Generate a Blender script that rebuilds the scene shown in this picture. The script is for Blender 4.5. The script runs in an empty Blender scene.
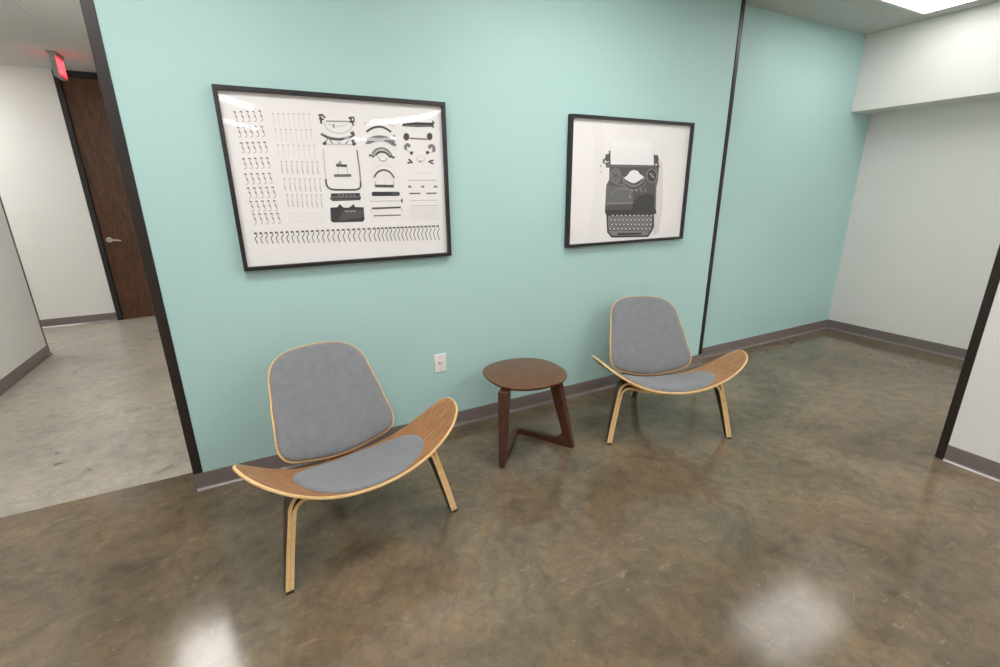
import bpy, bmesh, math, random
import numpy as np
from mathutils import Vector, Matrix
random.seed(7)
C = bpy.context.scene.collection
PI = math.pi

# ------------------------------------------------------------------ materials
def new_mat(name):
    m = bpy.data.materials.new(name); m.use_nodes = True
    nt = m.node_tree; b = nt.nodes['Principled BSDF']
    return m, nt, b
def N(nt, t, **kw):
    n = nt.nodes.new(t)
    for k, v in kw.items():
        if k in n.inputs.keys() if isinstance(k, str) else False: n.inputs[k].default_value = v
        else: setattr(n, k, v)
    return n
def coords(nt, scale=(1, 1, 1), rot=(0, 0, 0)):
    tc = nt.nodes.new('ShaderNodeTexCoord'); mp = nt.nodes.new('ShaderNodeMapping')
    mp.inputs['Scale'].default_value = scale; mp.inputs['Rotation'].default_value = rot
    nt.links.new(tc.outputs['Object'], mp.inputs['Vector']); return mp.outputs['Vector']
def noise(nt, vec, scale, detail=4, rough=.5, dist=0):
    n = nt.nodes.new('ShaderNodeTexNoise'); n.inputs['Scale'].default_value = scale
    n.inputs['Detail'].default_value = detail; n.inputs['Roughness'].default_value = rough
    n.inputs['Distortion'].default_value = dist
    nt.links.new(vec, n.inputs['Vector']); return n.outputs['Fac']
def ramp(nt, fac, stops):
    r = nt.nodes.new('ShaderNodeValToRGB'); e = r.color_ramp.elements
    while len(e) < len(stops): e.new(.5)
    for el, (p, c) in zip(e, stops): el.position = p; el.color = (*c, 1) if len(c) == 3 else c
    nt.links.new(fac, r.inputs['Fac']); return r.outputs['Color']
def mix(nt, a, b, fac, mode='MIX'):
    n = nt.nodes.new('ShaderNodeMix'); n.data_type = 'RGBA'; n.blend_type = mode
    for sock, v in ((6, a), (7, b), (0, fac)):
        if hasattr(v, 'is_linked') or hasattr(v, 'links'): nt.links.new(v, n.inputs[sock])
        else: n.inputs[sock].default_value = (*v, 1) if isinstance(v, tuple) and len(v) == 3 else v
    return n.outputs[2]
def bump(nt, b, h, strength=.1, dist=.002):
    n = nt.nodes.new('ShaderNodeBump'); n.inputs['Strength'].default_value = strength; n.inputs['Distance'].default_value = dist
    nt.links.new(h, n.inputs['Height']); nt.links.new(n.outputs['Normal'], b.inputs['Normal'])
def paint(name, col, rough=.55, spec=.3):
    m, nt, b = new_mat(name)
    v = coords(nt); f = noise(nt, v, 1.3, 3)
    c = ramp(nt, f, [(.3, tuple(x*.985 for x in col)), (.7, tuple(min(1, x*1.015) for x in col))])
    nt.links.new(c, b.inputs['Base Color']); b.inputs['Roughness'].default_value = rough
    b.inputs['Specular IOR Level'].default_value = spec
    bump(nt, b, noise(nt, v, 260, 2), .06, .001)
    return m
def plain(name, col, rough=.5, metal=0, spec=.5):
    m, nt, b = new_mat(name)
    v = coords(nt); f = noise(nt, v, 30, 2)
    c = ramp(nt, f, [(.3, tuple(x*.96 for x in col)), (.7, tuple(min(1, x*1.04) for x in col))])
    nt.links.new(c, b.inputs['Base Color']); b.inputs['Roughness'].default_value = rough
    b.inputs['Metallic'].default_value = metal; b.inputs['Specular IOR Level'].default_value = spec
    return m
def wood(name, dark, mid, light, grain=(1, 1, 1), scale=1.0, rough=.4, coat=0.0, k=1.0):
    kk = k
    m, nt, b = new_mat(name)
    v = coords(nt, grain)
    f1 = noise(nt, v, 5*scale, 6, .6, .6)
    f2 = noise(nt, v, 28*scale, 4, .65, .2)
    a = ramp(nt, f1, [(.30, dark), (.5, mid), (.72, light)])
    k = ramp(nt, f2, [(.35, (.78, .78, .78)), (.65, (1.12, 1.12, 1.12))])
    c = mix(nt, a, k, kk, 'MULTIPLY')
    nt.links.new(c, b.inputs['Base Color']); b.inputs['Roughness'].default_value = rough
    b.inputs['Coat Weight'].default_value = coat; b.inputs['Coat Roughness'].default_value = .25
    bump(nt, b, f2, .08, .001)
    return m
def emis(name, col, strength):
    m, nt, b = new_mat(name)
    b.inputs['Base Color'].default_value = (*col, 1)
    b.inputs['Emission Color'].default_value = (*col, 1); b.inputs['Emission Strength'].default_value = strength
    b.inputs['Roughness'].default_value = .5
    return m

def concrete(name, cols, rough, seed, warm, craze=.55):
    m, nt, b = new_mat(name)
    v = coords(nt, (1, 1, 1), (0, 0, seed))
    big = noise(nt, v, .9, 5, .55, .8)
    med = noise(nt, v, 3.2, 8, .62, 1.6)
    fine = noise(nt, v, 16, 8, .7, .6)
    a = ramp(nt, big, [(.30, cols[0]), (.5, cols[1]), (.72, cols[2])])
    k = ramp(nt, med, [(.26, (.60, .60, .61)), (.5, (1, 1, 1)), (.72, warm)])
    c = mix(nt, a, k, .85, 'MULTIPLY')
    k2 = ramp(nt, fine, [(.3, (.74, .74, .75)), (.7, (1.24, 1.23, 1.20))])
    c = mix(nt, c, k2, .9, 'MULTIPLY')
    # pale streaky scuffs
    v2 = coords(nt, (1.0, 3.2, 1), (0, 0, .5+seed)); s = noise(nt, v2, 4.5, 7, .7, 2.5)
    sc = ramp(nt, s, [(.60, (0, 0, 0)), (.74, (1, 1, 1))])
    c = mix(nt, c, tuple(min(1, x*1.7) for x in cols[2]), mix(nt, (0, 0, 0), sc, .5))
    # small pale aggregate flecks
    vo = nt.nodes.new('ShaderNodeTexVoronoi'); vo.inputs['Scale'].default_value = 11
    nt.links.new(v, vo.inputs['Vector'])
    fl = ramp(nt, vo.outputs['Distance'], [(.022, (1, 1, 1)), (.05, (0, 0, 0))])
    c = mix(nt, c, tuple(min(1, x*2.6) for x in cols[2]), mix(nt, (0, 0, 0), fl, .35))
    # hairline crazing
    vc = nt.nodes.new('ShaderNodeTexVoronoi'); vc.feature = 'DISTANCE_TO_EDGE'; vc.inputs['Scale'].default_value = 9
    vd = nt.nodes.new('ShaderNodeVectorMath'); vd.operation = 'ADD'
    nn = nt.nodes.new('ShaderNodeTexNoise'); nn.inputs['Scale'].default_value = 6; nt.links.new(v, nn.inputs['Vector'])
    vm = nt.nodes.new('ShaderNodeVectorMath'); vm.operation = 'SCALE'; vm.inputs['Scale'].default_value = .22
    nt.links.new(nn.outputs['Color'], vm.inputs[0]); nt.links.new(v, vd.inputs[0]); nt.links.new(vm.outputs[0], vd.inputs[1])
    nt.links.new(vd.outputs[0], vc.inputs['Vector'])
    cr = ramp(nt, vc.outputs['Distance'], [(.0, (.72, .72, .72)), (.012, (1, 1, 1))])
    c = mix(nt, c, cr, craze, 'MULTIPLY')
    nt.links.new(c, b.inputs['Base Color'])
    rr = nt.nodes.new('ShaderNodeMapRange'); rr.inputs['To Min'].default_value = rough*.75; rr.inputs['To Max'].default_value = rough*1.25
    nt.links.new(med, rr.inputs['Value']); nt.links.new(rr.outputs[0], b.inputs['Roughness'])
    b.inputs['Specular IOR Level'].default_value = .5
    bump(nt, b, fine, .05, .002)
    return m

TEAL = paint('teal_paint', (.405, .607, .588), .5, .35)
WHITE = paint('white_paint', (.75, .748, .725), .6, .3)
FLOOR = concrete('polished_concrete', [(.102, .080, .052), (.155, .119, .078), (.215, .167, .113)], .14, .3, (1.28, 1.15, .95))
FLOORH = concrete('pale_concrete', [(.30, .275, .23), (.37, .34, .285), (.44, .41, .355)], .3, 1.1, (1.08, 1.05, 1.0), 0.0)
BASE = plain('vinyl_base', (.165, .135, .128), .30, 0, .5)
BASE.node_tree.nodes['Principled BSDF'].inputs['Coat Weight'].default_value = .55
BASE.node_tree.nodes['Principled BSDF'].inputs['Coat Roughness'].default_value = .12
TRIM = plain('bronze_trim', (.020, .015, .013), .35, 0, .4)
TRIMB = plain('brown_edge_trim', (.10, .055, .03), .4)
def ceiling_mat():
    m, nt, b = new_mat('ceiling_tile')
    tc = nt.nodes.new('ShaderNodeTexCoord'); sp = nt.nodes.new('ShaderNodeSeparateXYZ'); nt.links.new(tc.outputs['Object'], sp.inputs[0])
    outs = []
    for ax, off in (('X', .028), ('Y', .0)):
        ad = nt.nodes.new('ShaderNodeMath'); ad.operation = 'ADD'; ad.inputs[1].default_value = 61*.61 - (4.85 if ax == 'X' else 2.36)
        nt.links.new(sp.outputs[ax], ad.inputs[0])
        mo = nt.nodes.new('ShaderNodeMath'); mo.operation = 'PINGPONG'; mo.inputs[1].default_value = .305
        nt.links.new(ad.outputs[0], mo.inputs[0]); outs.append(mo.outputs[0])
    mn = nt.nodes.new('ShaderNodeMath'); mn.operation = 'MINIMUM'; nt.links.new(outs[0], mn.inputs[0]); nt.links.new(outs[1], mn.inputs[1])
    v = coords(nt)
    sp2 = ramp(nt, noise(nt, v, 120, 4, .7), [(.35, (.47, .48, .46)), (.6, (.58, .59, .565))])
    line = ramp(nt, mn.outputs[0], [(0, (.0, .0, .0)), (.0095, (.0, .0, .0)), (.0105, (1, 1, 1))])
    edge = ramp(nt, mn.outputs[0], [(.010, (.55, .55, .55)), (.015, (1, 1, 1))])
    c = mix(nt, (.62, .62, .60), mix(nt, sp2, edge, 1.0, 'MULTIPLY'), line)
    nt.links.new(c, b.inputs['Base Color']); b.inputs['Roughness'].default_value = .85
    bump(nt, b, line, .5, .006)
    return m
CEIL = ceiling_mat()
WALNUT_X = wood('walnut_veneer', (.21, .085, .030), (.37, .165, .060), (.50, .25, .100), (.9, 11, 4), 1.3, .38, .15)
WALNUT_Z = wood('walnut_leg_face', (.035, .014, .008), (.06, .024, .013), (.09, .038, .02), (9, 9, 1.5), 1, .42)
PLY = wood('pale_ply_edge', (.64, .42, .18), (.72, .49, .225), (.78, .56, .28), (3, 9, 9), .8, .42, k=.35)
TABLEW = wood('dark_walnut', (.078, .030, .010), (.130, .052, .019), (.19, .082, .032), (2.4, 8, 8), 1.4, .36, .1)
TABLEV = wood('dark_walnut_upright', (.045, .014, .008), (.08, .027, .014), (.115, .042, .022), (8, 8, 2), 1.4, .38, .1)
DOORW = wood('dark_door_veneer', (.045, .017, .006), (.085, .033, .011), (.14, .058, .022), (5, 5, 1.1), 1.3, .4)
BLACK = plain('black_paint', (.012, .011, .011), .38)
DARKJ = plain('dark_jamb', (.014, .012, .011), .45)
FELT = plain('dark_glide', (.02, .018, .016), .8)
STEEL = plain('satin_steel', (.62, .61, .60), .28, 1.0)
PLATE = plain('white_plastic', (.80, .77, .75), .35)
SLOT = plain('dark_slot', (.02, .02, .02), .6)
SIGNB = plain('sign_housing', (.33, .34, .31), .5)
PAPER = plain('print_paper', (.88, .86, .855), .6); PAPER.node_tree.nodes['Noise Texture'].inputs['Scale'].default_value = 900
def fabric():
    m, nt, b = new_mat('grey_wool')
    v = coords(nt)
    f = noise(nt, v, 22, 4, .6, .3)
    c = ramp(nt, f, [(.3, (.178, .185, .200)), (.7, (.208, .215, .230))])
    w = noise(nt, coords(nt, (1, 1, 2.4)), 170, 3, .7)
    k = ramp(nt, w, [(.3, (.82, .82, .82)), (.7, (1.18, 1.18, 1.18))])
    c = mix(nt, c, k, .6, 'MULTIPLY')
    nt.links.new(c, b.inputs['Base Color']); b.inputs['Roughness'].default_value = .9
    b.inputs['Sheen Weight'].default_value = .2; b.inputs['Sheen Roughness'].default_value = .5
    b.inputs['Specular IOR Level'].default_value = .15
    bump(nt, b, w, .35, .0015)
    return m
FABRIC = fabric()
def glazing_mat():
    m = bpy.data.materials.new('clear_glazing'); m.use_nodes = True; nt = m.node_tree; nt.nodes.clear()
    o = nt.nodes.new('ShaderNodeOutputMaterial'); t = nt.nodes.new('ShaderNodeBsdfTransparent'); g = nt.nodes.new('ShaderNodeBsdfGlossy')
    g.inputs['Roughness'].default_value = .02; t.inputs['Color'].default_value = (.97, .97, .97, 1)
    fr = nt.nodes.new('ShaderNodeFresnel'); ge = nt.nodes.new('ShaderNodeNewGeometry')
    # a thin sheet reflects alike from both sides
    mr = nt.nodes.new('ShaderNodeMapRange'); mr.inputs['To Min'].default_value = 1.49; mr.inputs['To Max'].default_value = 1/1.49
    nt.links.new(ge.outputs['Backfacing'], mr.inputs['Value']); nt.links.new(mr.outputs[0], fr.inputs['IOR'])
    mx = nt.nodes.new('ShaderNodeMixShader')
    nt.links.new(fr.outputs[0], mx.inputs[0]); nt.links.new(t.outputs[0], mx.inputs[1]); nt.links.new(g.outputs[0], mx.inputs[2])
    nt.links.new(mx.outputs[0], o.inputs['Surface']); return m
GLAZE = glazing_mat()
LIGHT_E = 20.0
DIFF = emis('lit_diffuser', (1.0, .976, .955), LIGHT_E)
DIFF_DIM = emis('lit_diffuser_dim', (1.0, .976, .955), 5.8)
DIFF_WALL = emis('lit_diffuser_wall', (1.0, .976, .955), 14.5)
DIFF_ROOM = emis('lit_diffuser_room', (1.0, .976, .955), 16.5)
DIFF_HALL = emis('lit_diffuser_hall', (1.0, .976, .955), 14)
DIFF_FAR = emis('lit_diffuser_far', (1.0, .976, .955), 12.5)
DIFF_FILL = emis('lit_diffuser_alcove_fill', (1.0, .976, .955), 34)  # glow of the added fill panel in the alcove
RED = emis('lit_red', (1.0, .035, .06), 1.7)
REDL = emis('lit_letter', (1.0, .16, .19), 1.6)
LFRAME = plain('white_light_frame', (.72, .71, .66), .5)
def ink(name, c):
    m = plain(name, c, .6); nt = m.node_tree; nt.nodes['Noise Texture'].inputs['Scale'].default_value = 900; return m
INKS = {'paper': PAPER, 'black': ink('ink_black', (.025, .025, .028)), 'dark': ink('ink_dark', (.075, .072, .075)),
        'mid': ink('ink_mid', (.22, .215, .215)), 'light': ink('ink_light', (.58, .555, .555)), 'faint': ink('ink_faint', (.74, .71, .71)),
        'brown': ink('ink_brown', (.20, .135, .11)), 'tan': ink('ink_tan', (.60, .50, .46)), 'gold': ink('ink_gold', (.50, .36, .16)),
        'white': ink('ink_white', (.90, .90, .905)), 'grey': ink('ink_grey', (.13, .13, .135))}

# ------------------------------------------------------------------ helpers
def tag(o, label=None, cat=None, group=None, kind=None):
    if label: o['label'] = label
    if cat: o['category'] = cat
    if group: o['group'] = group
    if kind: o['kind'] = kind
    return o
def empty(name, loc, rz, label, cat, group=None):
    o = bpy.data.objects.new(name, None); C.objects.link(o); o.location = loc; o.rotation_euler = (0, 0, rz)
    o.empty_display_size = .1
    return tag(o, label, cat, group)
class MB:
    def __init__(s): s.v = []; s.f = []; s.m = []
    def add(s, vs, fs, mi=0):
        o = len(s.v); s.v += [tuple(float(c) for c in p) for p in vs]
        for f in fs: s.f.append([i+o for i in f]); s.m.append(mi)
    def box(s, x0, x1, y0, y1, z0, z1, mi=0):
        s.add([(x0, y0, z0), (x1, y0, z0), (x1, y1, z0), (x0, y1, z0), (x0, y0, z1), (x1, y0, z1), (x1, y1, z1), (x0, y1, z1)],
              [(0, 3, 2, 1), (4, 5, 6, 7), (0, 1, 5, 4), (1, 2, 6, 5), (2, 3, 7, 6), (3, 0, 4, 7)], mi)
    def prism(s, poly, fn, t0, t1, mi=0):
        n = len(poly); a = [fn(p, t0) for p in poly]; b = [fn(p, t1) for p in poly]
        s.add(a+b, [list(range(n))[::-1], list(range(n, 2*n))] + [(i, (i+1) % n, n+(i+1) % n, n+i) for i in range(n)], mi)
    def tube(s, pts, r, n=12, mi=0):
        pts = [Vector(p) for p in pts]; rings = []
        for i, p in enumerate(pts):
            t = (pts[min(i+1, len(pts)-1)]-pts[max(i-1, 0)]).normalized()
            a = t.cross(Vector((0, 0, 1)));
            if a.length < .01: a = t.cross(Vector((1, 0, 0)))
            a.normalize(); b = t.cross(a); rr = r[i] if isinstance(r, (list, tuple)) else r
            rings.append([p+a*math.cos(2*PI*k/n)*rr+b*math.sin(2*PI*k/n)*rr for k in range(n)])
        vs = [v for rg in rings for v in rg]; fs = []
        for i in range(len(pts)-1):
            for k in range(n): fs.append((i*n+k, i*n+(k+1) % n, (i+1)*n+(k+1) % n, (i+1)*n+k))
        fs.append(list(range(n))[::-1]); fs.append([(len(pts)-1)*n+k for k in range(n)])
        s.add(vs, fs, mi)
    def build(s, name, mats, parent=None, smooth=False, bevel=0, seg=2, kind=None):
        me = bpy.data.meshes.new(name); me.from_pydata(s.v, [], s.f)
        if not isinstance(mats, (list, tuple)): mats = [mats]
        for m in mats: me.materials.append(m)
        for p, mi in zip(me.polygons, s.m): p.material_index = mi; p.use_smooth = smooth
        bm = bmesh.new(); bm.from_mesh(me); bmesh.ops.recalc_face_normals(bm, faces=bm.faces)
        bm.to_mesh(me); bm.free(); me.update()
        o = bpy.data.objects.new(name, me); C.objects.link(o); o.parent = parent
        if bevel:
            b = o.modifiers.new('bevel', 'BEVEL'); b.width = bevel; b.segments = seg; b.limit_method = 'ANGLE'; b.angle_limit = .6
        if smooth:
            try: me.set_sharp_from_angle(angle=math.radians(40))
            except Exception: pass
        if kind: o['kind'] = kind
        return o

# ------------------------------------------------------------------ camera
F_PX = 461.5082
RIGHT = Vector((0.8870810, -0.4614832, -0.0109804)); UP = Vector((0.1458432, 0.2576183, 0.9551767)); FWD = Vector((0.4379692, 0.8489205, -0.2958325))
cd = bpy.data.cameras.new('camera'); cam = bpy.data.objects.new('camera', cd); C.objects.link(cam)
cam.matrix_world = Matrix(((RIGHT.x, UP.x, -FWD.x, 0), (RIGHT.y, UP.y, -FWD.y, 0), (RIGHT.z, UP.z, -FWD.z, 1.5), (0, 0, 0, 1)))
cd.sensor_width = 36; cd.lens = 36*F_PX/1000; cd.clip_start = .02
bpy.context.scene.camera = cam

# ------------------------------------------------------------------ room
H = 2.803; BH = .1; YW = 2.600; YR = 2.700; XR = 5.482; XS = 5.139; ZS = 2.169; XN = 3.300; YN = .883; XL = -1.98; YT = 2.808; YF = 7.178
S = 'structure'
m = MB(); m.box(XL-.1, XR+.12, -7.6, YT, -.1, 0); m.build('floor', FLOOR, kind=S)
m = MB(); m.box(-4.3, -.30, YT, YF+.12, -.1, 0); m.build('floor', FLOORH, kind=S)
m = MB(); m.box(-4.3, XR+.12, -7.6, YF+.12, H, H+.1); m.build('ceiling', CEIL, kind=S)
# teal wall in front
m = MB(); m.box(-.430, 3.306, YW, YT, BH, H); m.box(-.471, 3.342, YW, YT, 0, BH); m.build('wall_front', TEAL, kind=S)
m = MB(); m.box(3.343, XR, YR, YT, 0, H); m.build('wall_recess', TEAL, kind=S)
m = MB(); m.box(-.473, -.430, YW-.006, YT, BH, H); m.build('trim_1', TRIM, bevel=.002, kind=S)
m = MB(); m.box(3.306, 3.344, YW-.006, YR, BH, H); m.build('trim_2', TRIM, bevel=.002, kind=S)
m = MB(); m.box(XR, XR+.12, -3.1, YT, 0, H); m.build('wall_right', WHITE, kind=S)
m = MB(); m.box(XS, XR, -3.0, YR, ZS, H); m.build('wall_soffit', WHITE, kind=S)
m = MB(); m.box(3.42, XR, -3.1, -3.0, 0, H); m.build('wall_alcove', WHITE, kind=S)
m = MB(); m.box(XN, 3.42, -7.5, YN, 0, H); m.build('wall_partition', WHITE, kind=S)
m = MB(); m.box(XN-.004, 3.424, YN, YN+.040, 0, H); m.build('trim_3', TRIM, bevel=.002, kind=S)
m = MB(); m.box(XL-.1, XL, -7.5, 5.86, 0, H); m.box(-4.2, XL-.1, 5.76, 5.86, 0, H); m.build('wall_left', WHITE, kind=S)
m = MB(); m.box(XL-.1, XL+.003, 5.86, 5.885, BH, H); m.build('trim_4', TRIMB, kind=S)
m = MB(); m.box(XL-.1, 3.42, -7.6, -7.5, 0, H); m.build('wall_rear', WHITE, kind=S)
m = MB(); m.box(-4.3, -4.2, 5.76, YF, 0, H); m.build('wall_corridor', WHITE, kind=S)
m = MB(); m.box(-4.3, -1.693, YF, YF+.12, 0, H); m.box(-.67, -.30, YF, YF+.12, 0, H); m.box(-1.693, -.67, YF+.08, YF+.12, 0, H)
m.build('wall_far', WHITE, kind=S)
m = MB(); m.box(-.40, -.30, YT, YF, 0, H); m.build('wall_hall', WHITE, kind=S)

# cove base: swept profile (offset from the wall, height)
PROF = [(0, 0), (.0165, 0), (.0165, .0020), (.0145, .0050), (.0105, .0080), (.0070, .0120), (.0048, .018), (.0042, .03), (.0040, .094), (.0030, .0985), (0, .1)]
def base(name, path, z0=0):
    path = [Vector(p) for p in path]; n = len(path); m = MB(); rings = []
    for i, p in enumerate(path):
        d0 = (p-path[i-1]).normalized() if i else None; d1 = (path[i+1]-p).normalized() if i < n-1 else None
        n0 = Vector((d0.y, -d0.x)) if d0 else None; n1 = Vector((d1.y, -d1.x)) if d1 else None
        if n0 is None: nn = n1
        elif n1 is None: nn = n0
        else: nn = (n0+n1)/(1+n0.dot(n1))
        rings.append([(p.x+nn.x*o, p.y+nn.y*o, z) for o, z in PROF])
    k = len(PROF); vs = [v for r in rings for v in r]; fs = []
    for i in range(n-1):
        for j in range(k-1): fs.append((i*k+j, i*k+j+1, (i+1)*k+j+1, (i+1)*k+j))
    fs.append(list(range(k))); fs.append([(n-1)*k+j for j in range(k)])
    m.add(vs, fs); return m.build(name, BASE, smooth=True, kind=S)
base('baseboard_front', [(-.471, YW), (3.342, YW), (3.342, YR-.013)])
base('baseboard_recess', [(3.343, YR), (XR, YR)])
base('baseboard_right', [(XR, YR), (XR, -3)])
base('baseboard_partition', [(XN, YN), (XN, -7.5)])
E2 = [(XL, -7.5), (XL, 5.886), (XL-.1, 5.886)]
base('baseboard_left', [(-2.08, 5.886), (XL, 5.886), (XL, -7.5)][::-1])
base('baseboard_far', [(-4.2, YF), (-1.693, YF)])

# door at the end of the hall
m = MB(); m.box(-1.638, -.725, YF+.012, YF+.052, .008, 2.742)
door = m.build('door_1', DOORW, kind=S, bevel=.002)
m = MB(); m.box(-1.693, -1.640, YF-.016, YF+.07, 0, 2.80); m.box(-.723, -.67, YF-.016, YF+.07, 0, 2.80); m.box(-1.640, -.723, YF-.016, YF+.07, 2.745, 2.80)
m.build('door_frame', DARKJ, door, bevel=.003)
m = MB(); m.tube([(-1.575, YF+.013, .985), (-1.575, YF-.002, .985)], .031, 24); m.tube([(-1.575, YF, .985), (-1.575, YF-.045, .985)], .011, 12)
m.tube([(-1.580, YF-.045, .985), (-1.54, YF-.048, .985), (-1.49, YF-.05, .980), (-1.455, YF-.048, .972)], [.011, .011, .010, .008], 12)
h = m.build('door_handle', STEEL, door, smooth=True); h['label'] = 'satin steel lever handle on a round rose'

# ------------------------------------------------------------------ ceiling lights
def troffer(x0, x1, y0, y1, label, dm=None):
    o = empty('ceiling_light', ((x0+x1)/2, (y0+y1)/2, H), 0, label, 'ceiling light', 'recessed panel ceiling lights')
    a, b = (x1-x0)/2, (y1-y0)/2; w = .022; m = MB()
    for q in ((-a-w, a+w, -b-w, -b), (-a-w, a+w, b, b+w), (-a-w, -a, -b, b), (a, a+w, -b, b)): m.box(*q, -.006, -.0005)
    m.build('light_frame', LFRAME, o)
    m = MB(); m.box(-a, a, -b, b, -.004, -.0006); m.build('diffuser', dm or DIFF, o)
    return o
troffer(3.76, 4.94, 1.62, 2.20, 'rectangular white ceiling light panel glowing above the alcove near the white soffit', DIFF_DIM)
troffer(-1.25, -.67, 3.48, 4.66, 'ceiling light panel in the hallway just behind the teal wall end', DIFF_HALL)
troffer(1.20, 2.38, 1.20, 1.78, 'ceiling light panel over the two lounge chairs', DIFF_WALL)
troffer(-1.05, .13, 1.10, 1.68, 'ceiling light panel near the hallway opening', DIFF_WALL)
troffer(-1.0, .18, -.83, -.25, 'ceiling light panel in the first row behind the viewer, left one', DIFF_ROOM)
troffer(1.90, 3.10, -.83, -.25, 'ceiling light panel in the first row behind the viewer, right one', DIFF_ROOM)
troffer(3.76, 4.94, -1.4, -.82, 'added fill light panel deep inside the alcove, out of view', DIFF_FILL)  # added lamp, unseen, put in to lift the alcove walls
troffer(-1.0, .18, -3.27, -2.69, 'ceiling light panel in the second row behind the viewer, left one', DIFF_FAR)
troffer(1.90, 3.10, -3.27, -2.69, 'ceiling light panel in the second row behind the viewer, right one', DIFF_FAR)
troffer(-1.0, .18, -5.71, -5.13, 'ceiling light panel nearest the rear wall, left one', DIFF_FAR)
troffer(1.90, 3.10, -5.71, -5.13, 'ceiling light panel nearest the rear wall, right one', DIFF_FAR)
troffer(-3.4, -2.8, 6.15, 7.0, 'ceiling light panel in the side corridor beyond the left wall')

# ------------------------------------------------------------------ exit sign
s = empty('exit_sign', (-1.462, 6.44, H), 0, 'small red lit exit sign hanging from the hallway ceiling in front of the dark door', 'exit sign')
m = MB(); m.box(-.022, .022, -.12, .12, -.213, -.022); m.box(-.035, .035, -.13, .13, -.022, -.0005)
m.build('housing', SIGNB, s, bevel=.003)
m = MB(); m.box(.0221, .0235, -.115, .115, -.200, -.034); m.box(-.0226, -.0221, -.105, .115, -.200, -.034); fc = m.build('lit_face', RED, s)
fc['label'] = 'glowing red face with the word EXIT'
m = MB()
def strokes(m, segs, y0, z0, w, h, sx):
    for (a, b, c, d) in segs:
        A = Vector((0, a*w, b*h)); B = Vector((0, c*w, d*h)); t = (B-A).normalized()*.009; n = Vector((0, -t.z, t.y))
        P = [A-t*.9+n, A-t*.9-n, B+t*.9-n, B+t*.9+n]
        vs = [(sx, y0+p.y, z0+p.z) for p in P] + [(sx+.0012, y0+p.y, z0+p.z) for p in P]
        m.add(vs, [(0, 1, 2, 3), (7, 6, 5, 4), (0, 4, 5, 1), (1, 5, 6, 2), (2, 6, 7, 3), (3, 7, 4, 0)])
LET = {'E': [(0, 0, 0, 1), (0, 0, 1, 0), (0, .5, .8, .5), (0, 1, 1, 1)], 'X': [(0, 0, 1, 1), (0, 1, 1, 0)], 'I': [(.5, 0, .5, 1)], 'T': [(.5, 0, .5, 1), (0, 1, 1, 1)]}
for i, ch in enumerate('EXIT'): strokes(m, LET[ch], -.098+i*.054, -.17, .034, .105, .0236)
lt = m.build('lettering', REDL, s)

# ------------------------------------------------------------------ outlet
def outlet():
    o = empty('wall_outlet', (.914, YW, .465), 0, 'white electrical outlet plate low on the teal wall, above the baseboard', 'outlet')
    m = MB(); m.box(-.039, .039, -.006, 0, -.060, .060); m.build('cover_plate', PLATE, o, bevel=.003, seg=3)
    m = MB(); P = []
    for k in range(40):
        a = 2*PI*k/40; P.append((.0195*max(-1, min(1, 1.0*math.cos(a))), max(-.0165, min(.0165, .0195*math.sin(a)))))
    for zc in (.0, ):
        m.prism(P, lambda p, t: (p[0], t, p[1]+zc), -.0085, -.005)
    r = m.build('receptacle', PLATE, o)
    m = MB(); m.box(-.0105, -.0055, -.0089, -.008, -.007, .009); m.box(.0055, .0095, -.0089, -.008, -.006, .008); m.tube([(0, -.008, -.0105), (0, -.0089, -.0105)], .0025, 12)
    m.build('slots', SLOT, r)
    for z in (-.042, .042):
        m = MB(); m.tube([(0, -.0055, z), (0, -.0075, z)], .0035, 14); m.build('screw', STEEL, o)
outlet()

# ------------------------------------------------------------------ framed prints
def on_wall(px, py, y=2.585):
    d = RIGHT*((px-500)/F_PX)+UP*((333.5-py)/F_PX)+FWD; t = y/d.y
    return d.x*t, 1.5+d.z*t
class Art:
    """flat printed marks, held in metres on the sheet"""
    def __init__(s, ox, oz, names): s.m = MB(); s.ox = ox; s.oz = oz; s.names = names; s.k = 0; s.zoom = None
    def xz(s, p):
        if s.zoom: p = (s.zoom[0]+p[0]/s.zoom[2], s.zoom[1]+p[1]/s.zoom[2])
        x, z = on_wall(*p); return x-s.ox, z-s.oz
    def poly(s, pts, ink):
        s.k += 1; y = -.0004-.0000025*s.k; q = [s.xz(p) for p in pts]
        s.m.add([(x, y, z) for x, z in q], [list(range(len(q)))], s.names.index(ink))
    def line(s, pts, w, ink):
        s.k += 1; y = -.0004-.0000025*s.k; mi = s.names.index(ink)
        q = [Vector(s.xz(p)) for p in pts]; w = w/2
        L = []; R = []
        for i, p in enumerate(q):
            t = (q[min(i+1, len(q)-1)]-q[max(i-1, 0)]); t = t.normalized() if t.length > 0 else Vector((1, 0)); n = Vector((-t.y, t.x))*w
            L.append((p.x+n.x, y, p.y+n.y)); R.append((p.x-n.x, y, p.y-n.y))
        k = len(q); s.m.add(L+R, [(i, i+1, k+i+1, k+i) for i in range(k-1)], mi)
    def disc(s, c, rx, ry, ink, n=18): s.poly([(c[0]+rx*math.cos(2*PI*i/n), c[1]+ry*math.sin(2*PI*i/n)) for i in range(n)], ink)
def smooth_pts(p, n=5):
    out = []
    for i in range(len(p)-1):
        a = Vector(p[max(i-1, 0)]); b = Vector(p[i]); c = Vector(p[i+1]); d = Vector(p[min(i+2, len(p)-1)])
        for k in range(n):
            t = k/n; out.append(tuple(.5*((2*b)+(c-a)*t+(2*a-5*b+4*c-d)*t*t+(3*b-a-3*c+d)*t**3)))
    out.append(tuple(p[-1])); return out

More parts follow.
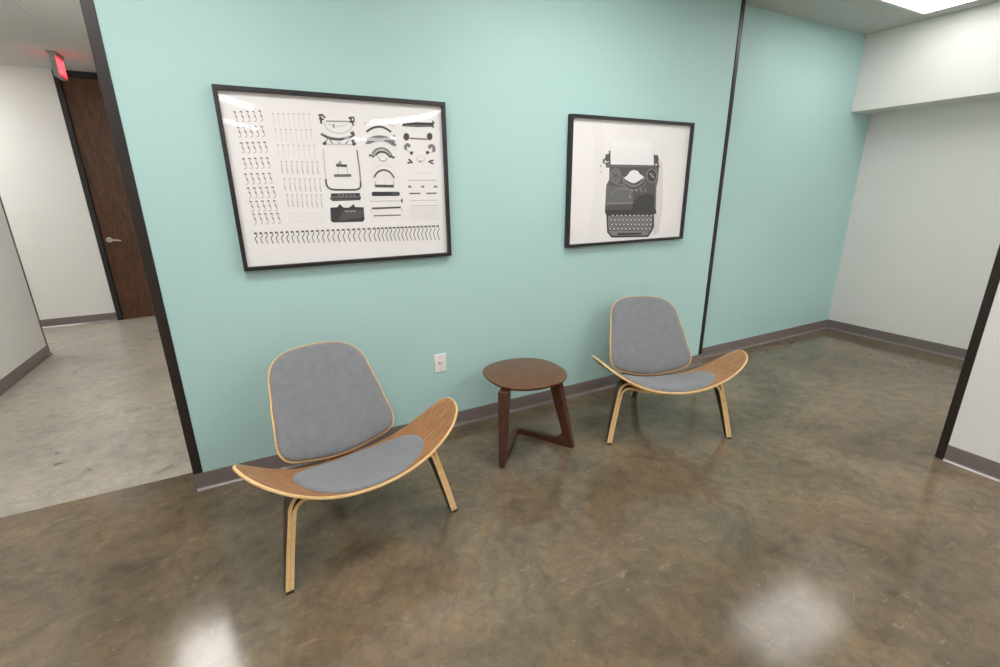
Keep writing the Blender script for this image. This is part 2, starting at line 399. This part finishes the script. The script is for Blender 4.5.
FW, FH = 1.085, .822
def framed(x0, ztop, label, artfn):
    y = YW-.001; cx = x0+FW/2; cz = ztop-FH/2
    o = empty('framed_print', (cx, y, cz), 0, label, 'framed picture')
    a, b = FW/2, FH/2; w = .019; D_ = .036; m = MB()
    m.prism([(-a, -b), (a, -b), (a-w, -b+w), (-a+w, -b+w)], lambda p, t: (p[0], t, p[1]), -D_, 0)
    m.prism([(a, -b), (a, b), (a-w, b-w), (a-w, -b+w)], lambda p, t: (p[0], t, p[1]), -D_, 0)
    m.prism([(a, b), (-a, b), (-a+w, b-w), (a-w, b-w)], lambda p, t: (p[0], t, p[1]), -D_, 0)
    m.prism([(-a, b), (-a, -b), (-a+w, -b+w), (-a+w, b-w)], lambda p, t: (p[0], t, p[1]), -D_, 0)
    m.build('frame', BLACK, o, bevel=.0012)
    names = list(INKS); A = Art(cx, cz, names)
    sy = y-2.585
    A.m.box(-a+w, a-w, 0, .004, -b+w, b-w, names.index('paper'))
    artfn(A)
    p = A.m.build('print', [INKS[n] for n in names], o); p.location = (0, -.014, 0)
    p['label'] = 'pale printed sheet with black and grey pictures'
    # glazing bows a few millimetres inwards
    m = MB(); nx, nz = 40, 30; vs = []
    for j in range(nz+1):
        for i in range(nx+1):
            u = -1+2*i/nx; v = -1+2*j/nz
            vs.append((u*(a-w), -.0295+BOW*(1-u*u)*(1-v*v), v*(b-w)))
    m.add(vs, [(j*(nx+1)+i, j*(nx+1)+i+1, (j+1)*(nx+1)+i+1, (j+1)*(nx+1)+i) for j in range(nz) for i in range(nx)])
    g = m.build('glazing', GLAZE, o, smooth=True)
    g['label'] = 'clear shiny glazing'
    return o
BOW = -.0057

def art_parts(A):
    ys = [116.6, 132, 147.7, 163.5, 178.9, 192.8, 206.3, 218.9]
    xs = [235.3, 238.7, 241.9, 244.1, 246, 248.8, 251.3, 254.1]; xe = [260.4, 262.3, 265.2, 267.7, 269.9, 273.3, 274.9, 278]
    G = smooth_pts([(-.4, -.5), (.05, -.47), (.0, -.15), (.42, .2), (.38, .42), (.0, .5)], 3)
    for r in range(8):
        for c in range(5):
            x = xs[r]+(xe[r]-xs[r])*c/4; y = ys[r]-.2*c+.4
            A.line([(x+g[0]*5.0, y+g[1]*10.4) for g in G], .0042, 'tan')
            A.line([(x-2.0, y-5.2), (x+.5, y-5.0)], .006, 'mid' if r < 2 else 'brown')
            A.line([(x+.3, y-1.4), (x+1.6, y+1)], .005, 'brown')
    ys = [158, 208, 258, 310, 365, 415]; xs = [232, 240, 247, 258, 268, 277]; xe = [345, 352, 362, 372, 380, 384]
    A.zoom = (200, 70, 3.177)
    for r in range(6):
        for c in range(8):
            x = xs[r]+(xe[r]-xs[r])*c/7; y = ys[r]+c*.3
            A.line([(x, y-20), (x+4, y+20)], .0034, 'faint' if r < 3 else 'light')
            A.line([(x-3, y-20), (x+4, y-20)], .005, 'light')
            if r >= 3: A.line([(x+1, y+2), (x+5, y+20)], .006, 'light')
    for r, y in enumerate((455, 468, 481)):
        for c in range(16):
            x = 283+r*2+c*6.8; A.line([(x, y-4), (x+.6, y+4)], .0022, 'faint')
    # bottom row of bent type bars
    Z = [(-.55, -.45), (.1, -.5), (.25, -.25), (-.2, .02), (.05, .25), (.35, .5)]
    for (a, b, n) in ((178, 328, 10), (342, 555, 14), (568, 756, 16)):
        for c in range(n):
            x = a+(b-a)*c/(n-1); f = (x-178)/578; y = 535-18*f; hh = 34+12*f
            A.line([(x+g[0]*13, y+g[1]*hh) for g in Z], .0048, 'mid' if c % 3 else 'brown')
            A.line([(x-6, y-.44*hh), (x+1.5, y-.5*hh)], .008, 'dark')
    # carriage, frame and covers
    A.zoom = (310, 105, 5.34)
    for q in ([(45, 55), (65, 52), (80, 70)], [(55, 60), (60, 100)], [(48, 72), (72, 78)], [(205, 70), (232, 66), (236, 82)], [(215, 68), (232, 112)], [(208, 90), (238, 88)]):
        A.line(q, .009, 'dark')
    A.line([(85, 86), (205, 88)], .005, 'mid'); A.line(smooth_pts([(75, 95), (95, 130), (150, 152), (205, 138), (228, 105)]), .004, 'light')
    A.line([(95, 100), (130, 118), (200, 105)], .003, 'light'); A.line([(125, 100), (128, 122)], .006, 'mid')
    A.line(smooth_pts([(58, 153), (100, 176), (155, 184), (205, 176), (238, 155)]), .011, 'dark'); A.line(smooth_pts([(62, 150), (105, 168), (155, 176), (205, 168), (230, 155)]), .004, 'light')
    A.line([(75, 210), (235, 212)], .005, 'light'); A.line([(80, 200), (98, 175), (120, 205)], .006, 'mid'); A.line([(232, 205), (214, 178), (190, 208)], .006, 'mid')
    for c in ((78, 205), (235, 208), (226, 150), (230, 190)): A.disc(c, 11, 9, 'dark')
    A.line([(150, 200), (160, 205)], .005, 'mid')
    A.line([(70, 235), (78, 330), (86, 405)], .005, 'light'); A.line([(250, 240), (264, 340), (270, 415)], .007, 'mid')
    A.line(smooth_pts([(84, 395), (90, 430), (115, 450), (180, 453), (245, 452), (268, 440), (270, 410)]), .009, 'dark')
    A.line([(138, 322), (198, 325)], .013, 'dark'); A.line([(150, 318), (162, 300), (166, 320)], .007, 'dark'); A.line([(150, 330), (147, 372)], .003, 'light'); A.line([(194, 330), (203, 372)], .003, 'light')
    A.line([(128, 377), (220, 376)], .013, 'grey'); A.line([(130, 374), (218, 373)], .003, 'mid')
    A.poly([(112, 472), (265, 470), (268, 486), (273, 494), (266, 508), (118, 512), (106, 498), (112, 488)], 'black')
    A.line([(112, 492), (268, 490)], .005, 'mid')
    for i in range(5): A.disc((155+i*20, 481), 6, 5, 'mid')
    A.line([(115, 505), (262, 502)], .004, 'grey')
    A.poly([(108, 548), (145, 546), (150, 540), (158, 528), (170, 540), (180, 548), (208, 548), (222, 538), (230, 527), (242, 545), (286, 546), (291, 612), (282, 623), (122, 627), (111, 618)], 'black')
    A.poly([(180, 560), (286, 556), (288, 600), (150, 618)], 'dark')
    for i in range(6): A.disc((190+i*10, 566+(i % 2)*3), 3.2, 3.2, 'light')
    # arcs
    A.zoom = (360, 110, 9.53)
    A.line([(35, 137), (62, 127), (92, 122)], .004, 'tan'); A.line([(240, 124), (290, 138), (325, 157)], .005, 'tan')
    A.line(smooth_pts([(60, 210), (110, 176), (180, 160), (240, 174), (296, 210)]), .010, 'dark'); A.line([(318, 240), (335, 258)], .008, 'mid')
    arc = smooth_pts([(72, 302), (130, 277), (200, 270), (265, 284), (325, 322)]); A.line(arc, .028, 'mid')
    for i in range(1, len(arc)-1): A.line([(arc[i][0]-2, arc[i][1]-10), (arc[i][0]+2, arc[i][1]+10)], .004, 'grey')
    A.disc((66, 315), 14, 12, 'mid'); A.disc((332, 332), 14, 14, 'mid'); A.line(arc[6:15], .012, 'grey')
    arc = smooth_pts([(118, 425), (150, 382), (205, 367), (262, 385), (305, 445)]); A.line(arc, .012, 'mid')
    arc = smooth_pts([(135, 430), (165, 398), (208, 385), (250, 400), (290, 445)]); A.line(arc, .012, 'light')
    A.line(smooth_pts([(145, 435), (175, 405), (210, 399), (248, 410), (285, 448)]), .010, 'dark')
    for c in ((98, 433), (125, 442), (292, 445), (318, 452)): A.disc(c, 14, 11, 'dark')
    A.line([(175, 448), (192, 485), (242, 486), (258, 455)], .004, 'mid')
    A.line(smooth_pts([(105, 600), (150, 545), (220, 520), (300, 550), (340, 600)]), .003, 'faint')
    A.line(smooth_pts([(132, 645), (165, 596), (222, 572), (282, 592), (328, 650)]), .010, 'mid'); A.line(smooth_pts([(140, 628), (168, 592), (222, 568), (280, 588), (315, 625)]), .004, 'dark')
    # right column
    A.poly([(403, 130), (530, 116), (690, 122), (692, 160), (540, 162), (405, 156)], 'black'); A.line([(420, 150), (680, 150)], .004, 'mid'); A.line([(690, 100), (698, 172)], .007, 'dark'); A.disc((703, 122), 9, 9, 'dark')
    A.disc((441, 256), 29, 36, 'dark'); A.disc((663, 253), 27, 36, 'dark'); A.line([(470, 270), (640, 279)], .007, 'brown')
    A.disc((441, 250), 10, 14, 'black'); A.disc((663, 248), 10, 14, 'black')
    A.line(smooth_pts([(438, 380), (432, 350), (455, 330), (475, 352)]), .016, 'mid'); A.line([(438, 385), (480, 405)], .004, 'light'); A.disc((490, 410), 16, 17, 'dark')
    A.line(smooth_pts([(700, 400), (703, 360), (680, 340), (652, 362)]), .018, 'mid'); A.line([(655, 405), (695, 400)], .005, 'light'); A.disc((642, 406), 17, 17, 'dark')
    A.line([(460, 470), (480, 480), (500, 508)], .009, 'dark'); A.line([(452, 508), (485, 495)], .009, 'dark'); A.line([(700, 480), (670, 485), (662, 502)], .009, 'dark'); A.line([(650, 490), (700, 514)], .008, 'dark')
    A.disc((577, 470), 44, 36, 'faint'); A.disc((577, 462), 28, 20, 'paper'); A.disc((575, 490), 10, 9, 'mid')
    A.line([(500, 594), (685, 598)], .003, 'faint')
    A.zoom = (360, 170, 9.53)
    A.line([(455, 98), (725, 98)], .0045, 'tan')
    for a, b in ((460, 487), (584, 612), (704, 736)): A.line([(a, 159), (b, 158)], .011, 'mid')
    A.line([(470, 224), (575, 223)], .007, 'brown'); A.line([(630, 223), (730, 221)], .007, 'brown')
    A.line([(480, 290), (738, 288)], .0035, 'light'); A.line([(485, 342), (745, 335)], .0035, 'tan')
    for i in range(15): A.line([(478+i*19, 358), (480+i*19, 468)], .0022, 'faint')
    for i in range(5): A.line([(474, 362+i*26), (752, 358+i*26)], .002, 'faint')
    A.line(smooth_pts([(150, 110), (180, 68), (235, 54), (290, 70), (320, 110)]), .003, 'faint'); A.line([(230, 58), (234, 150)], .003, 'faint'); A.line([(147, 108), (145, 150)], .006, 'light'); A.line([(320, 108), (320, 152)], .006, 'light')
    A.line([(142, 152), (322, 155)], .014, 'dark'); A.disc((236, 152), 10, 11, 'black')
    A.poly([(112, 215), (125, 207), (365, 207), (378, 216), (378, 238), (368, 246), (125, 248), (112, 240)], 'black'); A.line([(300, 228), (370, 227)], .022, 'dark')
    A.line([(95, 299), (390, 292)], .004, 'light'); A.disc((398, 292), 11, 14, 'mid'); A.line([(398, 272), (400, 312)], .006, 'dark')
    A.line([(112, 366), (388, 356)], .009, 'dark'); A.line([(388, 356), (403, 392)], .005, 'light'); A.line([(112, 366), (104, 408)], .004, 'light')
    A.line([(130, 436), (388, 430)], .006, 'brown'); A.line([(128, 440), (130, 480)], .003, 'faint'); A.line([(385, 434), (395, 468)], .003, 'faint')

def art_typewriter(A):
    A.zoom = (590, 130, 6.06)
    # soft shade beside the machine
    A.poly([(415, 170), (440, 200), (440, 470), (415, 620), (380, 640), (400, 300)], 'faint')
    # sheet of paper in the carriage
    A.poly([(122, 60), (388, 75), (384, 218), (126, 212)], 'white')
    A.line([(122, 60), (126, 212)], .0025, 'faint'); A.line([(388, 75), (384, 218)], .0025, 'light')
    # carriage and knobs
    A.poly([(96, 208), (420, 214), (420, 232), (96, 228)], 'grey')
    for q in ([(118, 125), (120, 210)], [(95, 155), (118, 150)], [(88, 175), (118, 185)], [(92, 205), (118, 200)], [(390, 150), (392, 215)], [(392, 165), (412, 160)], [(392, 190), (415, 185)]):
        A.line(q, .013, 'dark')
    A.disc((84, 190), 8, 16, 'mid'); A.disc((104, 170), 12, 22, 'dark'); A.disc((402, 178), 14, 28, 'dark'); A.line([(62, 215), (66, 222)], .01, 'mid'); A.line([(64, 250), (68, 258)], .01, 'tan')
    # body
    A.poly([(118, 226), (400, 226), (412, 195), (418, 205), (412, 300), (402, 345), (398, 500), (90, 500), (93, 440), (98, 335), (116, 300)], 'dark')
    A.poly([(100, 335), (250, 345), (260, 410), (255, 470), (98, 478)], 'grey')
    A.poly([(98, 440), (262, 436), (255, 480), (94, 486)], 'mid'); A.poly([(96, 452), (262, 448), (256, 490), (93, 494)], 'dark')
    A.poly([(262, 440), (290, 400), (350, 385), (392, 400), (394, 500), (250, 500)], 'black')
    A.line([(108, 330), (115, 300), (150, 325), (190, 330), (230, 360)], .006, 'mid'); A.line([(120, 390), (170, 355), (235, 362)], .006, 'mid')
    A.line([(402, 230), (398, 340), (392, 480)], .006, 'mid')
    A.poly([(90, 486), (400, 484), (402, 508), (95, 512)], 'black')
    # ribbon spools
    A.disc((155, 277), 36, 48, 'grey'); A.disc((155, 277), 31, 42, 'mid'); A.disc((156, 277), 27, 37, 'grey'); A.line([(150, 250), (160, 300)], .005, 'mid'); A.disc((156, 276), 6, 8, 'black')
    A.disc((374, 277), 34, 44, 'mid'); A.disc((374, 277), 27, 37, 'black'); A.disc((376, 275), 15, 20, 'dark'); A.line([(362, 262), (388, 290)], .006, 'light')
    # type basket
    A.line(smooth_pts([(196, 280), (215, 318), (262, 340), (305, 325), (335, 288)]), .012, 'mid'); A.line(smooth_pts([(190, 290), (212, 332), (262, 356), (312, 336), (338, 300)]), .006, 'black'); A.line(smooth_pts([(194, 300), (215, 340), (262, 366), (315, 345), (340, 312)]), .006, 'light' if False else 'mid')
    A.poly(smooth_pts([(205, 290), (225, 275), (245, 250), (268, 243), (290, 250), (303, 268), (326, 285), (300, 305), (265, 322), (228, 308), (205, 290)], 4)[:-1], 'white')
    # small gilt lettering marks
    for i, x in enumerate((250, 278, 306, 332)):
        A.line([(x, 360), (x+5, 360), (x+2, 368), (x+6, 375)], .006, 'gold')
    A.line([(236, 398), (246, 408)], .006, 'tan')
    # keyboard
    A.poly([(98, 508), (388, 505), (388, 585), (372, 620), (352, 648), (130, 652), (104, 622)], 'black')
    A.poly([(108, 520), (378, 516), (378, 585), (362, 614), (345, 638), (136, 640), (113, 618)], 'mid')
    for r, (y, a, b, n) in enumerate(((521, 138, 372, 10), (549, 128, 368, 11), (575, 134, 368, 11), (602, 122, 362, 11))):
        for c in range(n):
            x = a+(b-a)*c/(n-1); A.disc((x, y), 10, 11, 'black', 10); A.disc((x, y-2), 6.0, 6.5, 'light', 8)
            if c % 2: A.line([(x+10, y+8), (x+12, y+18)], .004, 'grey')
    A.poly([(168, 624), (312, 622), (310, 634), (168, 637)], 'black')

framed(-.077, 1.958, 'large black-framed print of scattered typewriter parts laid out in rows, left of the two pictures', art_parts)
framed(1.837, 1.950, 'black-framed print of one dark typewriter holding a blank sheet, right of the two pictures', art_typewriter)

# ------------------------------------------------------------------ lounge chairs
SR = [.681, .756, .968, 1.014, 1.059, 1.044, 1.199]
CR = [.836, .878, .903, .915, 1.037, 1.275, 1.447]
BR = [1.056, 1.073, 1.139, 1.252, 1.173, 1.064, 1.069, 1.183, 1.332, 1.284, 1.242]
def polar(rs, n=48):
    rs = np.array(rs); k = len(rs); ka = np.linspace(-PI/2, PI/2, k)
    a = np.linalg.solve(np.cos(np.outer(ka+PI/2, np.arange(k))), rs)
    t = np.linspace(-PI/2, PI/2, n); r = np.cos(np.outer(t+PI/2, np.arange(k)))@a
    x, y = r*np.cos(t), r*np.sin(t)
    return np.concatenate([x, -x[-2:0:-1]]), np.concatenate([y, y[-2:0:-1]])
SYT = .107
def seatz(x, y): return .325+.206*(abs(x)/.46)**2.162+(-.204+.021*(x/.46)**2)*(y-SYT)
def seat_pt(x, y, h):
    e = 1e-3; nx = -(seatz(x+e, y)-seatz(x-e, y))/(2*e); ny = -(seatz(x, y+e)-seatz(x, y-e))/(2*e)
    n = Vector((nx, ny, 1)).normalized(); return Vector((x, y, seatz(x, y)))+n*h
YB, ZB, TILT, CV = .528, .508, .560, .941
def back_pt(x, v, h):
    # h grows towards the sitter
    p = Vector((x, YB+v*math.sin(TILT)-CV*x*x, ZB+v*math.cos(TILT)))
    tx = Vector((1, -2*CV*x, 0)); tv = Vector((0, math.sin(TILT), math.cos(TILT))); n = tx.cross(tv).normalized()
    return p+n*h
def shell(fn, ox, oy, c0, thick, name, mats, parent, rings=14):
    """curved plywood panel: two faces (slot 0) and a rounded pale edge (slot 1)"""
    n = len(ox); m = MB(); vs = []; r = thick/2
    prof = [((i+1)/rings, 0.0, 0) for i in range(rings)]
    loops = []
    def loop(s, inset, h):
        base_ = len(vs)
        for x, y in zip(ox, oy):
            d = math.hypot(x, y-0) or 1; k = (s*d-inset)/d
            vs.append(fn(x*k+0, c0+y*k, h))
        return [base_+i for i in range(n)]
    vs.append(fn(0, c0, 0)); top = [loop((i+1)/rings*.999, 0 if i < rings-1 else .0035, 0) for i in range(rings)]
    edge = [loop(1, .0035*(1-math.sin(a)), -r+r*math.cos(a)) for a in (PI*.15, PI*.35, PI*.5, PI*.65, PI*.85)]
    bot = [loop((i+1)/rings*.999, 0 if i < rings-1 else .0035, -thick) for i in range(rings)][::-1]
    vs.append(fn(0, c0, -thick)); last = len(vs)-1
    fs = []; mi = []
    for i in range(n): fs.append((0, top[0][i], top[0][(i+1) % n])); mi.append(0)
    seq = top+edge+bot
    for a in range(len(seq)-1):
        e = 1 if rings-1 <= a < rings-1+len(edge)+1 else 0
        for i in range(n): fs.append((seq[a][i], seq[a][(i+1) % n], seq[a+1][(i+1) % n], seq[a+1][i])); mi.append(e)
    for i in range(n): fs.append((bot[-1][i], last, bot[-1][(i+1) % n])); mi.append(0)
    m.v = [tuple(v) for v in vs]; m.f = fs; m.m = mi
    return m.build(name, mats, parent, smooth=True)
def cushion(fn, ox, oy, c0, thick, name, parent, rings=16):
    n = len(ox); vs = [fn(0, c0, thick)]; seq = []
    for i in range(rings):
        s = 1-(1-(i+1)/rings)**1.8; h = .001+(thick-.001)*(1-s**7)**.5 if s < 1 else .001
        base_ = len(vs); vs += [fn(x*s, c0+y*s, max(h, .001)) for x, y in zip(ox, oy)]; seq.append([base_+k for k in range(n)])
    base_ = len(vs); vs += [fn(x*.985, c0+y*.985, .0005) for x, y in zip(ox, oy)]; seq.append([base_+k for k in range(n)])
    base_ = len(vs); vs += [fn(x*.5, c0+y*.5, .0005) for x, y in zip(ox, oy)]; seq.append([base_+k for k in range(n)])
    vs.append(fn(0, c0, .0005)); last = len(vs)-1; m = MB(); fs = [(0, seq[0][i], seq[0][(i+1) % n]) for i in range(n)]
    for a in range(len(seq)-1): fs += [(seq[a][i], seq[a][(i+1) % n], seq[a+1][(i+1) % n], seq[a+1][i]) for i in range(n)]
    fs += [(seq[-1][i], last, seq[-1][(i+1) % n]) for i in range(n)]
    m.add(vs, fs); return m.build(name, FABRIC, parent, smooth=True)
def cat(pts, n=6): # smooth 3D path
    out = []; P = [Vector(p) for p in pts]
    for i in range(len(P)-1):
        a, b, c, d = P[max(i-1, 0)], P[i], P[i+1], P[min(i+2, len(P)-1)]
        for k in range(n):
            t = k/n; out.append(.5*((2*b)+(c-a)*t+(2*a-5*b+4*c-d)*t*t+(3*b-a-3*c+d)*t**3))
    out.append(P[-1]); return out
def strip(m, path, side, thick, widths, anchor=0.0):
    """bent plywood strip; side = unit vector across its width; broad faces slot 0, ply edges slot 1"""
    path = cat(path); side = Vector(side); n = len(path); vs = []
    L = [0];
    for i in range(1, n): L.append(L[-1]+(path[i]-path[i-1]).length)
    for i, p in enumerate(path):
        t = (path[min(i+1, n-1)]-path[max(i-1, 0)]).normalized(); nn = t.cross(side).normalized()*thick/2
        f = L[i]/L[-1]*(len(widths)-1); k = min(int(f), len(widths)-2); w = widths[k]+(widths[k+1]-widths[k])*(f-k)
        a = p+side*(anchor*w-w/2); b = p+side*(anchor*w+w/2)
        vs += [a-nn, b-nn, b+nn, a+nn]
    fs = []; mi = []
    for i in range(n-1):
        o = i*4; q = o+4
        for j, e in ((0, 0), (1, 1), (2, 0), (3, 1)):
            fs.append((o+j, o+(j+1) % 4, q+(j+1) % 4, q+j)); mi.append(e)
    fs += [(0, 1, 2, 3), (4*n-4, 4*n-3, 4*n-2, 4*n-1)]; mi += [1, 1]
    o = len(m.v); m.v += [tuple(v) for v in vs]; m.f += [[i+o for i in f] for f in fs]; m.m += mi

def make_chair(loc, rz, label):
    root = empty('lounge_chair', loc, rz, label, 'chair', 'plywood shell lounge chairs')
    ox, oy = polar(SR); ox = ox*.46; oy = oy*.25
    shell(lambda x, y, h: seat_pt(x, y, h), ox, oy, SYT, .013, 'seat', [WALNUT_X, PLY], root)['label'] = 'walnut veneered curved seat with a pale edge'
    bx, by = polar(BR); bx = bx*.25; by = by*.25
    shell(lambda x, v, h: back_pt(x, v, h), bx, by, 0, .012, 'backrest', [WALNUT_X, PLY], root)
    k = [1-.0075/math.hypot(a, b) for a, b in zip(bx, by)]
    c = cushion(lambda x, v, h: back_pt(x, v, h), bx*np.array(k), by*np.array(k), 0, .026, 'back_cushion', root); c['label'] = 'dark grey upholstered back pad'
    # seat pad: half-moon, blunt to the front and tapering to the back
    px_, py_ = polar(CR); px_ = px_*.3*1.015; py_ = np.where(py_ < 0, py_*.2*.82, py_*.2*.97)
    cushion(lambda x, y, h: seat_pt(x, y, h), px_, py_, .085, .024, 'seat_cushion', root)['label'] = 'grey upholstered seat pad'
    for s in (-1, 1):
        m = MB()
        strip(m, [(s*.392, .006, .004), (s*.363, .030, .15), (s*.334, .052, .28), (s*.322, .060, .330), (s*.298, .064, .361), (s*.262, .067, .370), (s*.215, .070, .350), (s*.14, .072, .322), (s*.03, .074, .309)], (0, 1, 0), .0165, [.028, .045, .066, .070, .056], .45)
        strip(m, [(s*.3755, .006, .004), (s*.3465, .030, .15), (s*.3178, .052, .28), (s*.306, .060, .315), (s*.283, .064, .335), (s*.25, .067, .338), (s*.20, .070, .322), (s*.13, .072, .3045), (s*.03, .074, .2915)], (0, 1, 0), .0165, [.028, .045, .066, .070, .056], .45)
        lg = m.build('leg', [WALNUT_Z, PLY], root, bevel=.0015, smooth=True)
        m = MB(); m.box(s*.384-.014, s*.384+.014, -.004, .018, 0, .005); m.build('foot_glide', FELT, lg)
    m = MB()
    strip(m, [(0, .672, .004), (0, .62, .10), (0, .572, .19), (0, .545, .226), (0, .50, .243), (0, .40, .236), (0, .25, .262), (0, .135, .284)], (1, 0, 0), .017, [.036, .045, .055, .06, .06])
    strip(m, [(0, .655, .004), (0, .603, .10), (0, .553, .185), (0, .527, .210), (0, .49, .224), (0, .40, .219), (0, .25, .245), (0, .135, .267)], (1, 0, 0), .017, [.036, .045, .055, .06, .06])
    lg = m.build('leg', [WALNUT_Z, PLY], root, bevel=.0015, smooth=True)
    m = MB(); m.box(-.015, .015, .648, .680, 0, .005); m.build('foot_glide', FELT, lg)
    m = MB()
    strip(m, [(0, .28, .271), (0, .36, .2545), (0, .413, .252), (0, .440, .280), (0, .458, .325), (0, .500, .425), (0, .525, .466)], (1, 0, 0), .010, [.15, .15, .14, .12, .10])
    m.build('back_bracket', [WALNUT_X, PLY], root, smooth=True)
    return root
make_chair((.292, 1.727, 0), .187, 'grey padded shell lounge chair in the foreground, left of the small side table')
make_chair((2.096, 1.774, 0), -.406, 'grey padded shell lounge chair right of the side table, below the single typewriter picture')

# ------------------------------------------------------------------ side table
tb = empty('side_table', (1.30, 2.20, 0), 0, 'small dark walnut side table with a rounded top, between the two lounge chairs', 'side table')
TOP = [(1.099, 2.362), (1.151, 2.422), (1.217, 2.452), (1.304, 2.465), (1.381, 2.453), (1.448, 2.427), (1.500, 2.385), (1.532, 2.330), (1.548, 2.245), (1.543, 2.149), (1.512, 2.072), (1.470, 2.022), (1.415, 1.993), (1.342, 1.982), (1.261, 1.986), (1.186, 2.010), (1.122, 2.058), (1.082, 2.131), (1.071, 2.241), (1.078, 2.309)]
def closed_smooth(P, n=4):
    out = []; k = len(P)
    for i in range(k):
        a, b, c, d = [Vector(P[(i+j) % k]) for j in (-1, 0, 1, 2)]
        for q in range(n):
            t = q/n; out.append(.5*((2*b)+(c-a)*t+(2*a-5*b+4*c-d)*t*t+(3*b-a-3*c+d)*t**3))
    return out
pts = [(p.x-1.30, p.y-2.20) for p in closed_smooth(TOP)]; n = len(pts); m = MB(); vs = []
prof = [(1-.004/.23, .460), (1, .4585), (1.002, .4555), (1, .452), (.975, .4425), (.93, .4385)]
for s_, z in prof: vs += [((x-.01)*s_+.01, (y+.0)*s_+.0, z) for x, y in pts]
fs = []
for a in range(len(prof)-1): fs += [(a*n+i, a*n+(i+1) % n, (a+1)*n+(i+1) % n, (a+1)*n+i) for i in range(n)]
fs += [list(range(n)), [(len(prof)-1)*n+i for i in range(n)]]
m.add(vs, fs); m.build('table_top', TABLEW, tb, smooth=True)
VX = Vector((1.318, 2.335)); TH = .031
def panel(F, lean, name):
    F = Vector(F); d = (VX-F); L = d.length; d.normalize(); nn = Vector((-d.y, d.x))
    tk = lambda z: 1+.95*max(0, z-.044)/.40
    poly = [(-.016, 0), (L, 0), (L, .032), (.115, .044)]
    for a in (0, .25, .5, .75, 1): # fillet from rail into leg
        poly.append((.115-.055*a**.8*1.0, .044+.045*a**1.6))
    poly += [(lean+.038, .4395), (lean-.030, .4395)]
    m = MB(); m.prism(poly, lambda p, t: (F.x+d.x*p[0]+nn.x*t*tk(p[1])-1.30, F.y+d.y*p[0]+nn.y*t*tk(p[1])-2.20, p[1]), -TH/2, TH/2)
    return m.build(name, TABLEV, tb, bevel=.003)
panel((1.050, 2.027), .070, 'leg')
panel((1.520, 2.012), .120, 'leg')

# ------------------------------------------------------------------ world and view
sc = bpy.context.scene
w = bpy.data.worlds.new('world'); sc.world = w; w.use_nodes = True
w.node_tree.nodes['Background'].inputs['Color'].default_value = (.6, .65, .7, 1); w.node_tree.nodes['Background'].inputs['Strength'].default_value = .1
sc.view_settings.view_transform = 'Standard'; sc.view_settings.look = 'None'; sc.view_settings.gamma = 1; sc.view_settings.use_curve_mapping = False
sc.view_settings.exposure = 0
sc.cycles.use_denoising = True
sc.cycles.max_bounces = 12; sc.cycles.diffuse_bounces = 6; sc.cycles.glossy_bounces = 6
sc.cycles.sample_clamp_indirect = 6
